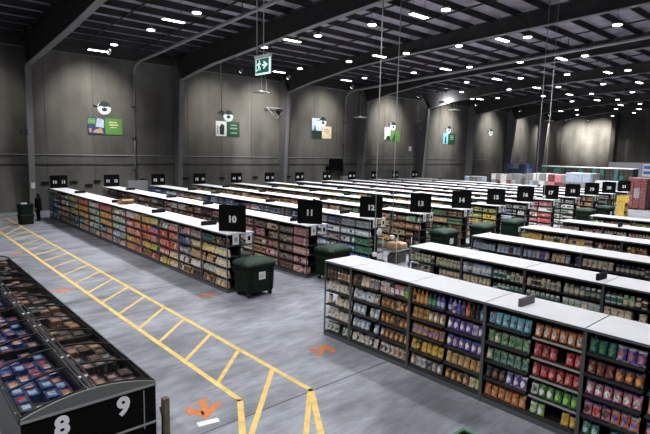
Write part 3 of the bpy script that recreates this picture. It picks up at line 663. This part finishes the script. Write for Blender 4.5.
# ---- markers on the white tops
def marker(x, y, lab, w=.42, m='marker'):
    b = MB().prism([(-w/2,0),(w/2,0),(w/2,.15),(-w/2,.15)], 'y', -.03, .03)
    tag(b.obj('shelf_marker', M[m], None, (x,y,2.001), random.uniform(-.1,.1)), lab, 'marker', 'small upright cards on the white tops')
for i, y in enumerate((16.5,20.9,25.75,32.0)): marker(9.06, y, f'black upright card on white top behind sign 10, {ORD[i+1]} back from the sign', .6)
for n in range(11, 22):
    for i in range(4):
        if n == 11 and i == 0: yy = 15.6
        else: yy = 17.2 + i*4.9 + random.uniform(-1.2,1.2)
        marker(9.04+(n-10)*RP, yy, f'black upright card on white top behind sign {n}, {ORD[i+1]} back from the sign', .6)
marker(8.98, 4.28, 'grey card standing across the white top of the unsigned walkway rack', .5, 'markerg')
marker(12.3, 4.15, 'dark card standing across the white top of the second unsigned rack', .42)
marker(22.6, 7.1, 'dark card standing across the white top of the fifth unsigned rack', .42)
b = MB()
for (x0,x1,y0,y1) in ((-.3,.3,-.2,-.185),(-.3,.3,.185,.2),(-.3,-.285,-.185,.185),(.285,.3,-.185,.185)): b.box(x0,x1,y0,y1,0,.24)
t = thing('cardboard_box', 'open brown cardboard box on the white top behind sign 10', 'box', (9.15,25.0,2.001), .15)
b.box(-.285,.285,-.185,.185,0,.012).obj('body', M['card'], t)
MB().add([(-.3,-.2,.24),(.3,-.2,.24),(.3,-.36,.18),(-.3,-.36,.18),(-.3,-.2,.248),(.3,-.2,.248),(.3,-.36,.188),(-.3,-.36,.188)], [(0,3,2,1),(4,5,6,7),(0,1,5,4),(1,2,6,5),(2,3,7,6),(3,0,4,7)]).obj('flap', M['card'], t)

# ---- row signs
def vsign(cx, y, a, b, ang, wid, hgt, size, label, dirn=1):
    """folded two panel sign standing on the rack top; the fold points to -y"""
    t = thing('aisle_sign', label, 'sign', (cx,y,2.002), 0, 'black numbered aisle signs')
    for s, txt in ((-1,a),(1,b)):
        rz = -ang if s < 0 else (ang if ang < .5 else 1.25)
        p = MB().box(-wid if s < 0 else 0, 0 if s < 0 else wid, -.008, .008, 0, hgt).obj('panel', M['black'], t, (0,0,0), rz)
        number(txt, size, M['number'], p, ((-wid/2 if s < 0 else wid/2), -.012, hgt*.46), 0, .045)
for n in range(10, 22):
    cx = 9.04 + (n-10)*RP
    vsign(cx+.22+.03*(n-10), YN+.03, str(n), str(n+1), .95, .98, .90, .31, f'black folded sign with white number {n} on the bin end of a rack')
    vsign(cx+.05, YF-.35, str(n), str(n+1), .18, .54, .84, .27, f'black double sign reading {n} and {n+1} at the wall end of a rack')
    for j, dx in enumerate((-.32, .2)):
        tt = thing('hanging_card', f"white card hung on rack end below sign {n}, {'walkway' if j == 0 else 'far'} side", 'card', (cx+dx,YN-.006,1.62), 0, 'white cards hung on the rack ends')
        MB().box(0,.25,-.003,0,0,.35).obj('sheet', M['paper'], tt)
        MB().box(.08,.18,-.005,-.003,.1,.25).obj('printed_mark', M['black'] if j else PM['grey'], tt)

# ---------------------------------------------------------------- bins
def make_bin():
    t = thing('waste_bin', '', 'bin', (0,0,0), 0, 'green wheeled bins by the rack ends')
    def ring(wx, wy, z, c=.07):
        a, b = wx/2, wy/2
        return [(-a+c,-b,z),(a-c,-b,z),(a,-b+c,z),(a,b-c,z),(a-c,b,z),(-a+c,b,z),(-a,b-c,z),(-a,-b+c,z)]
    MB().loft([ring(.94,.74,.16),ring(.97,.77,.22),ring(1.0,.80,.92),ring(1.06,.86,.93),ring(1.06,.86,1.0)]).obj('body', M['bin'], t)
    l = MB().loft([ring(1.10,.90,1.0,.1),ring(1.10,.90,1.05,.1),ring(1.06,.85,1.09,.12),ring(.95,.72,1.14,.14),ring(.7,.48,1.17,.14)]).obj('lid', M['lid'], t)
    for sx in (-1,1): MB().box(sx*.33-.05,sx*.33+.05,-.47,-.43,1.0,1.06).obj('lid_hinge', M['rubber'], l)
    for sx in (-1,1):
        for sy_ in (-1,1):
            w = MB().prism([(.085*math.cos(k*PI/6), .085+.085*math.sin(k*PI/6)) for k in range(12)], 'x', sx*.38-.022, sx*.38+.022)
            o = w.obj('wheel', M['rubber'], t, (0,sy_*.27,0))
            MB().box(sx*.38-.04,sx*.38+.04,-.04,.04,.12,.18).obj('caster_fork', M['chrome'], o)
    MB().tube([(-.57,-.25,.88),(-.6,-.25,.8),(-.6,.25,.8),(-.57,.25,.88)], .02, 6).obj('handle', M['bin'], t)
    p = MB().prism([(-.12,.56),(.12,.56),(.12,.80),(-.12,.80)], 'y', -.40, -.374).obj('label_plate', M['paper'], t)
    MB().box(-.09,.09,-.404,-.40,.68,.7).box(-.09,.05,-.404,-.40,.63,.645).obj('printed_lines', PM['grey'], p)
    for sx in (-.35,.35): MB().box(sx-.03,sx+.03,-.425,-.34,.3,.9).obj('rib', M['bin'], t)
    return t
bins = [(9.2,13.72,10),(12.75,13.7,11),(19.95,13.75,13),(23.3,13.75,14),(26.45,13.75,15),(36.6,13.75,18),(40.2,13.75,19)]
proto = None
for x, y, n in bins:
    lab = f'dark green wheeled bin standing at the rack end below sign {n}' if n else 'dark green wheeled bin between signs 14 and 15'
    if proto is None: proto = make_bin(); proto.location = (x,y,0); proto.rotation_euler.z = .04; proto.scale = (1.1,1.12,1.06); proto['label'] = lab
    else: dup(proto, (x,y,0), random.uniform(-.08,.08), lab).scale = (1.13,1.1,1.1)
# ---- wire trolley with goods beside sign 12
t = thing('wire_trolley', 'tall wire trolley holding brown sacks beside the drop cable', 'trolley', (16.3,13.55,0), .1)
for sx in (-.55,.55):
    for s2 in (-.35,.35): MB().tube([(sx,s2,.12),(sx,s2,1.25)], .018, 6).obj('post', M['galv'], t)
for z in (.16,.75):
    d = MB()
    for k in range(9): d.box(-.55,.55,-.35+k*.0875-.006,-.35+k*.0875+.006,z,z+.012)
    d.box(-.56,.56,-.36,-.345,z-.01,z+.03).box(-.56,.56,.345,.36,z-.01,z+.03).obj('wire_deck', M['galv'], t)
for sx in (-.5,.5):
    for s2 in (-.3,.3): MB().prism([(.06*math.cos(k*PI/5)+s2, .06+.06*math.sin(k*PI/5)) for k in range(10)], 'x', sx-.02, sx+.02).obj('wheel', M['rubber'], t)
def sack(x, y, z, sx, sy_, h, m, lab, rz=0):
    rings = []
    for v, s in ((0,.86),(.08,1),(.5,1.04),(.85,.95),(1,.7)):
        rings.append([(sx/2*s*c, sy_/2*s*q, v*h) for c, q in ((-1,-.7),(-.7,-1),(.7,-1),(1,-.7),(1,.7),(.7,1),(-.7,1),(-1,.7))])
    tag(MB().loft(rings).obj('paper_sack', m, None, (x,y,z), rz), lab, 'sack', 'paper sacks on the wire trolley')
sack(16.07,13.55,.776,.40,.5,.3,M['card'],'brown paper sack on upper trolley deck nearer the cable',.1)
sack(16.55,13.58,.776,.42,.5,.24,PM['tan'],'tan paper sack on upper trolley deck beside the brown one',.1)
sack(16.3,13.55,.188,.8,.55,.42,PM['dark'],'dark sack lying on the lower trolley deck',.1)
tag(MB().lathe([(.16,-.008),(.17,0),(.16,.008)], n=18).obj('round_tag', M['paper'], None, (15.75,14.1,1.45)), 'round white tag hung at the rack end below sign 12', 'tag').rotation_euler = (PI/2,0,0)
# ---- yellow display at rack end under sign 21
t = thing('display_stand', 'yellow display stand on the floor below signs 20 and 21', 'display stand', (43.3,13.6,0))
for z in (.1,.75,1.35): MB().box(-.42,.42,-.3,.3,z,z+.04).obj('tray', PM['yellow'], t)
MB().box(-.44,-.40,-.3,.3,0,1.9).obj('side_panel', PM['yellow'], t); MB().box(.40,.44,-.3,.3,0,1.9).obj('side_panel', PM['yellow'], t)
MB().box(-.40,.40,.27,.3,.1,1.9).obj('back_panel', PM['gold'], t)
k = 0
for z in (.14,.79):
    for dx in (-.29,-.10,.09,.28):
        k += 1
        tag(link('display_carton', product_mesh('food_carton','yellow','orange','gold'), None, (43.3+dx,13.42,z+.001), 0), f"{ORD[(k-1)%4+1]} yellow carton on the {'lowest' if z < .5 else 'middle'} tray of the yellow display", 'carton', 'yellow cartons on the display')
tag(link('display_packet', product_mesh('snack_packet','white','cream','white'), None, (43.2,13.45,1.391), 0), 'white packet alone on the top tray of the yellow display', 'snack packet')

# ---------------------------------------------------------------- freezer island
FX0, FX1, FZ = 1.25, 3.14, 1.02
FC = (FX0+FX1)/2; FW = FX1-FX0
glass = bpy.data.materials.new('freezer_glass'); glass.use_nodes = True
N_ = glass.node_tree.nodes; L_ = glass.node_tree.links; N_.clear()
out = N_.new('ShaderNodeOutputMaterial'); mx = N_.new('ShaderNodeMixShader'); tr = N_.new('ShaderNodeBsdfTransparent'); gl = N_.new('ShaderNodeBsdfGlossy')
gl.inputs['Roughness'].default_value = .08; tr.inputs['Color'].default_value = (.70,.72,.73,1); mx.inputs[0].default_value = .045
L_.new(tr.outputs[0], mx.inputs[1]); L_.new(gl.outputs[0], mx.inputs[2]); L_.new(mx.outputs[0], out.inputs[0])
def arc(u, extra=0): return FZ + .02 + .17*(1-u*u) + extra       # u in -1..1 across the width
MODL = 2.92
LIDN = 3
NAMES = ['first freezer cabinet with the 8 and 9 end panel','second freezer cabinet back from the 8 and 9 panel','third freezer cabinet back from the 8 and 9 panel','last freezer cabinet, at the far end of the island']
for ci in range(4):
    ya = 7.55 + ci*MODL; yb = ya + MODL
    t = thing('freezer_cabinet', 'black glass topped ' + NAMES[ci], 'freezer', (FC,ya,0), 0, 'black island freezer cabinets')
    w = FW/2; L = MODL
    b = MB(); b.box(-w,-w+.05,0,L,.1,FZ).box(w-.05,w,0,L,.1,FZ).box(-w+.05,w-.05,0,.04,.1,FZ-.04).box(-w+.05,w-.05,L-.04,L,.1,FZ-.04).box(-w+.05,w-.05,.04,L-.04,.1,.78)
    b.box(-.015,.015,.05,L-.05,.78,FZ)
    b.obj('body', M['cased'], t)
    MB().box(-w+.06,w-.06,.02,L-.02,0,.1).obj('plinth', M['shelf'], t)
    for s in (-1,1): MB().box(s*w-.02 if s > 0 else -w-.02, s*w+.02 if s > 0 else -w+.02, 0, L, FZ-.06, FZ+.02).obj('rim', M['shelf'], t)
    MB().box(-.03,.03,0,L,arc(0)-.02,arc(0)+.012).obj('centre_rail', M['cased'], t)
    for s in (-1,1):
        for k in range(LIDN):
            a = k*L/LIDN; c = a + L/LIDN
            us = [s*(.07+.93*i/6) for i in range(7)]
            fr_ = MB()
            for e in (a+.003, c-.023):
                for p, q in zip(us, us[1:]):
                    x0, x1 = sorted((p*w,q*w)); za, zb = (arc(p),arc(q)) if p*w < q*w else (arc(q),arc(p))
                    fr_.prism([(x0,za),(x1,zb),(x1,zb+.025),(x0,za+.025)], 'y', e, e+.02)
            for u0, u1 in ((us[0], us[1]), (us[-2]*.15+us[-1]*.85, us[-1])):
                xa, xb = sorted((u0*w, u0*w+s*.025)) if u0 == us[0] else sorted((us[-1]*w-s*.025, us[-1]*w))
                um = u0 if u0 == us[0] else us[-1]
                fr_.box(xa, xb, a+.003, c-.003, arc(um)-.001, arc(um)+.024)
            lid = fr_.obj('lid', M['cased'], t)
            g = MB()
            for p, q in zip(us, us[1:]): g.quad((p*w,a+.04,arc(p)+.012),(q*w,a+.04,arc(q)+.012),(q*w,c-.04,arc(q)+.012),(p*w,c-.04,arc(p)+.012))
            g.obj('glass', glass, lid)
            MB().box(s*.05*w-.02,s*.05*w+.02,a+.42,a+.46,arc(0)+.012,arc(0)+.03).obj('price_clip', M['paper'], t)
            MB().box(s*w-.02,s*w+.02,a+.2,a+.22,FZ+.02,FZ+.04).obj('rim_clip', M['trimgrey'], t)
    if ci == 0:
        e = MB().box(-w,w,-.05,-.001,.08,FZ-.02).obj('end_panel', M['black'], t)
        number('8', .40, M['number'], e, (-.44,-.055,.775), 0, .04); number('9', .40, M['number'], e, (.43,-.055,.785), 0, .04)
        MB().box(w-.2,w-.185,-.056,-.05,.3,.95).obj('upright_trim', M['trimgrey'], e)
        MB().box(-w,w,-.07,-.05,.36,.39).obj('lower_trim', M['trimgrey'], e)
        MB().box(-w-.01,w+.01,-.065,-.05,FZ-.03,FZ+.005).obj('upper_trim', M['trimgrey'], e)
        us = [-1+2*i/14 for i in range(15)]
        MB().prism([(u*w,arc(u)+.005) for u in us][::-1] + [(-w,FZ+.003),(w,FZ+.003)], 'y', -.05, -.001).obj('arched_board', M['archgrey'], t)
# frozen goods inside
FROZ_L = [('navy','pale blue','blue'),('navy','blue','orange'),('navy','orange','pale blue'),('navy','red','blue'),('dark','pale blue','navy')]
FROZ_R = [('dark','maroon','brown'),('dark','brown','dark'),('brown','tan','dark'),('dark','maroon','dark'),('dark','pink','dark'),('dark','grey','dark'),('brown','tan','maroon')]
def m_flat(w, l, h):
    b = MB(); c = .02
    xs = [-w/2,-w*.3,w*.3,w/2]; ys = [-l/2,-l*.25,l*.25,l/2]
    vs = [(x,y,h) for y in ys for x in xs]; fs = []; ms = []
    for j in range(3):
        for i in range(3): a = j*4+i; fs.append((a,a+1,a+5,a+4)); ms.append(1 if i == 1 and j == 1 else (2 if i == 1 and j == 0 else 0))
    b.add(vs, fs, ms)
    x0,x1,y0,y1 = -w/2,w/2,-l/2,l/2
    b.add([(x0,y0,0),(x1,y0,0),(x1,y1,0),(x0,y1,0),(x0,y0,h),(x1,y0,h),(x1,y1,h),(x0,y1,h)], [(0,3,2,1),(0,1,5,4),(1,2,6,5),(2,3,7,6),(3,0,4,7)], 0)
    return b
FM = {}
for side, pal in ((-1,FROZ_L),(1,FROZ_R)):
    sname = 'walkway' if side > 0 else 'outer'
    for ci in range(4):
        for row in range(9):
            yy = 7.55 + ci*MODL + .21 + row*.313
            for k in range(4):
                if random.random() < (.05 if side < 0 else .22): continue
                c = random.choice(pal)
                if c not in FM: FM[c] = m_flat(.19,.275,.09).mesh('frozen_box', [PM[q] for q in c])
                o = link('frozen_box', FM[c], None, (FC + side*(.15 + k*.207), yy, .782), random.uniform(-.03,.03)); o.scale = (1,1,.6+random.choice((0,.5,.9,1.3)))
                tag(o, f'{c[0]} frozen box, {ORD[row+1]} row of {ORD[ci+1]} freezer, {ORD[k+1]} from centre rail, {sname} half', 'frozen food', 'frozen boxes in the island freezers')
t = thing('bumper_post', 'brown timber bumper post beside the 9 end of the freezer', 'post', (3.30,7.5,0))
MB().chbox(-.055,.055,-.055,.055,0,.72,.012).obj('post', M['wood'], t); MB().box(-.09,.09,-.09,.09,0,.02).obj('base_plate', M['shelf'], t)
b = MB().tube([(3.2,7.42,.1),(3.21,7.42,.45),(3.18,7.43,.62)], .015, 6)
tag(b.obj('power_cord', M['rubber']), 'black cord hanging at the corner of the freezer end', 'cord')

# ---------------------------------------------------------------- person and crates
def skin_body(verts, edges, radii, sub=2):
    me = bpy.data.meshes.new('person'); me.from_pydata(verts, edges, [])
    o = bpy.data.objects.new('person', me); COL.objects.link(o)
    md = o.modifiers.new('s','SKIN'); md.use_smooth_shade = True
    sv = me.skin_vertices
    if not sv:
        bpy.context.view_layer.objects.active = o
        import bmesh
        bm = bmesh.new(); bm.from_mesh(me); bm.verts.layers.skin.verify(); bm.to_mesh(me); bm.free(); sv = me.skin_vertices
    for i, r in enumerate(radii):
        rr = r if isinstance(r, tuple) else (r,r)
        sv[0].data[i].radius = rr; sv[0].data[i].use_root = (i == 0)
    ss = o.modifiers.new('b','SUBSURF'); ss.levels = sub; ss.render_levels = sub
    dg = bpy.context.evaluated_depsgraph_get(); dg.update()
    out = bpy.data.meshes.new_from_object(o.evaluated_get(dg)); bpy.data.objects.remove(o); bpy.data.meshes.remove(me)
    return out
V = [(0,0,.95),(0,.0,1.12),(0,0,1.30),(0,.01,1.43),(0,0,1.52),(0,-.02,1.60),(0,-.03,1.68),(0,-.02,1.74)]
E_ = [(i,i+1) for i in range(7)]; Rr = [(.165,.12),(.155,.115),(.18,.12),(.13,.095),(.055,.055),(.075,.085),(.085,.10),(.06,.07)]
def chain(start, pts, rs):
    p = start
    for q, r in zip(pts, rs): V.append(q); Rr.append(r); E_.append((p,len(V)-1)); p = len(V)-1
    return p
for s in (-1,1):
    chain(0, [(s*.10,0,.84),(s*.105,-.02,.50),(s*.11,.01,.10),(s*.115,-.03,.05),(s*.12,-.14,.04)], [.10,.065,.045,.045,.038])
    h = chain(3, [(s*.19,0,1.42),(s*.25,.02,1.14),(s*.24,-.06,.90),(s*.24,-.08,.83)], [.07,.052,.036,.034])
    for k in range(4): chain(h, [(s*(.235),-.115+k*.022,.775-.004*abs(k-1)),(s*.225,-.112+k*.022,.735),(s*.21,-.108+k*.02,.705+.006*abs(k-1))], [.012,.010,.009])
    chain(h, [(s*.215,-.125,.80),(s*.205,-.135,.765)], [.013,.010])
pm = skin_body(V, E_, Rr)
person = link('person', pm, None, (7.62,35.8,0), -2.0)
pm.materials.append(M['skin'])
tag(person, 'person in dark clothes standing beside the wall end of rack 10', 'person')
hair = MB(); hair.lathe([(.085,-.14),(.108,-.06),(.118,.03),(.105,.10),(.065,.14),(.01,.152)], (0,.022,1.665), 14); hair.obj('hair', M['hair'], person)
def shell(rings, n=16):
    return MB().loft([[(cx+a*math.cos(2*PI*i/n), cy+b*math.sin(2*PI*i/n), z) for i in range(n)] for cx, cy, a, b, z in rings], 0, False, True)
shell([(0,0,.25,.20,.66),(0,0,.26,.20,.88),(0,0,.245,.19,1.1),(0,0,.255,.185,1.32),(0,.005,.24,.165,1.42),(0,.005,.17,.13,1.49),(0,0,.085,.085,1.56)]).obj('coat', M['coat'], person)
for s in (-1,1):
    shell([(s*.19,0,.10,.105,1.47),(s*.2,0,.105,.11,1.42),(s*.235,.015,.083,.085,1.25),(s*.252,.02,.075,.078,1.12),(s*.247,-.03,.062,.062,.98),(s*.242,-.06,.055,.055,.89)], 10).obj('sleeve', M['coat'], person)
    shell([(s*.10,0,.125,.12,.88),(s*.105,-.02,.095,.095,.5),(s*.11,.005,.075,.08,.08)], 10).obj('trouser_leg', M['coat'], person)
    MB().chbox(s*.118-.055,s*.118+.055,-.2,.07,0,.09,.03).obj('shoe', M['rubber'], person)
# stacked green tubs
for i in range(2):
    def ring(wx, wy, z, c=.06):
        a, b = wx/2, wy/2
        return [(-a+c,-b,z),(a-c,-b,z),(a,-b+c,z),(a,b-c,z),(a-c,b,z),(-a+c,b,z),(-a,b-c,z),(-a,-b+c,z)]
    t = thing('plastic_tub', 'dark green tub, ' + ('upper of the stack topped with white paper' if i else 'lower of the stack beside the standing person'), 'tub', (6.70,34.8,i*.62), .1, 'dark green stacked tubs')
    MB().loft([ring(.68,.62,0),ring(.70,.64,.05),ring(.74,.68,.53)]).obj('body', M['bin'], t)
    MB().loft([ring(.78,.72,.53),ring(.78,.72,.615)]).obj('rim', M['lid'] if not i else M['bin'], t)
    for sx in (-1,1): MB().box(sx*.41-.02,sx*.41+.02,-.12,.12,.5,.56).obj('handle', M['bin'], t)
tag(MB().chbox(6.47,6.77,34.6,34.9,1.236,1.30,.01).obj('paper_bundle', M['paper']), 'white paper bundle lying on the upper dark green tub', 'paper')

t = thing('plastic_crate', 'open green crate on the floor beside the unsigned rack, mostly out of frame', 'crate', (6.17,3.57,0))
b = MB().box(-.30,.30,-.35,.35,0,.03)
for q in ((-.31,-.285,-.36,.36),(.285,.31,-.36,.36),(-.285,.285,-.36,-.335),(-.285,.285,.335,.36)): b.box(*q,.0,.57)
b.obj('body', M['bin'], t)
b = MB()
for q in ((-.33,-.28,-.38,.38),(.28,.33,-.38,.38),(-.28,.28,-.38,-.33),(-.28,.28,.33,.38)): b.box(*q,.57,.60)
b.obj('rim', mat('bright_green_rim', (.02,.13,.06), .5), t)

# ---------------------------------------------------------------- goods stacked at the far end
def load(x, y, w, d, h, cols, lab, rz=0, cap=None, base=0, layers=3, frame=None):
    t = thing('pallet_load', lab, 'pallet load', (x,y,base), rz, 'pallet loads stacked beyond the racks')
    p = MB()
    for k in range(5): p.box(-w/2+k*w/5+.02,-w/2+(k+1)*w/5-.02,-d/2,d/2,.12,.14)
    for k in (-1,0,1): p.box(-w/2,w/2,k*(d/2-.06)-.05,k*(d/2-.06)+.05,0,.12)
    p.obj('pallet', M['wood'], t)
    lh = (h-.16)/layers
    for L in range(layers):
        for i in range(4):
            for j in range(3):
                c = random.choice(cols); x0 = -w/2+i*w/4; y0 = -d/2+j*d/3
                MB().chbox(x0+.01,x0+w/4-.01,y0+.01,y0+d/3-.01,.14+L*lh,.14+(L+1)*lh-.015,.03).obj('bale', PM[c], t)
    if cap: MB().chbox(-w/2-.03,w/2+.03,-d/2-.03,d/2+.03,h-.03,h+.1,.05).obj('wrap_cap', PM[cap], t)
    return t
load(71,36.2,3.2,2.6,3.7,['navy','navy','blue','grey'],'tall stack of blue wrapped goods beyond the last racks',0,None,0,5)
for i, (x, y, w, h, cols, what) in enumerate(((58,35.6,2.2,2.1,['grey','pale blue','grey'],'white and pale blue'),(60.5,33.4,1.8,2.5,['maroon','grey','grey','white'],'red and white'),(63,32.6,2.0,2.5,['grey','grey','white'],'grey and white'),(63.5,30.3,2.0,2.6,['grey','pale blue','grey'],'pale blue and white'))):
    load(x,y,w,1.9,h,cols,f'{what} goods stacked on a pallet before the blue stack')
load(60.5,27.6,2.2,2.2,2.8,['grey','grey','white'],'grey and white wrapped goods beside the red striped load')
load(59.5,25.2,2.4,2.4,2.8,['maroon','maroon','grey','pink'],'red striped wrapped goods between two grey wrapped loads')
load(58.5,22.6,2.6,2.6,3.1,['grey','pale blue','grey','grey'],'bulky grey wrapped goods in front of the green stacks')
for i in range(7):
    load(70.3,31.6-i*1.65,2.0,1.55,3.45,['teal','dark','teal','dark','dark'],f'green crate stack under white wrap, {ORD[i+1]} from the poster wall',0,'white',0,4)
load(54.6,15.7,2.2,1.6,3.0,['maroon','maroon','grey'],'maroon wrapped goods stacked past sign 21, beside the yellow display')
load(54.8,13.7,2.2,1.6,3.0,['maroon','grey','maroon'],'maroon wrapped goods stacked past sign 21, at the picture edge')
load(57.5,19.5,2.0,2.2,2.4,['white','grey','pale blue'],'low white wrapped goods behind the maroon loads')
struct(MB().box(88,88.2,12,30.2,0,4.15).obj('wall_partition', M['partition']))
t = thing('striped_sign', 'white board with two blue bars on the pale partition', 'board', (87.995,24.7,3.0))
MB().box(-.06,0,-1.6,.6,-.9,1.0).obj('panel', M['paper'], t)
for z in (-.55,.25): MB().box(-.07,-.05,-1.5,.5,z,z+.45).obj('bar', PM['blue'], t)
# end wall columns
for y in (32.2, 24, 16): struct(MB().box(94.4,96,y-.35,y+.35,0,roofz(y)-.3).obj('wall_column_end', M['wall']))

# ---------------------------------------------------------------- world and view
w = bpy.data.worlds.new('world'); S.world = w; w.use_nodes = True
w.node_tree.nodes['Background'].inputs[0].default_value = (.75,.85,1,1); w.node_tree.nodes['Background'].inputs[1].default_value = .025
S.view_settings.view_transform = 'Standard'; S.view_settings.look = 'None'; S.view_settings.gamma = 1; S.view_settings.use_curve_mapping = False
S.view_settings.exposure = -0.45
S.cycles.max_bounces = 6; S.cycles.diffuse_bounces = 3; S.cycles.glossy_bounces = 2; S.cycles.transparent_max_bounces = 8; S.cycles.sample_clamp_indirect = 4
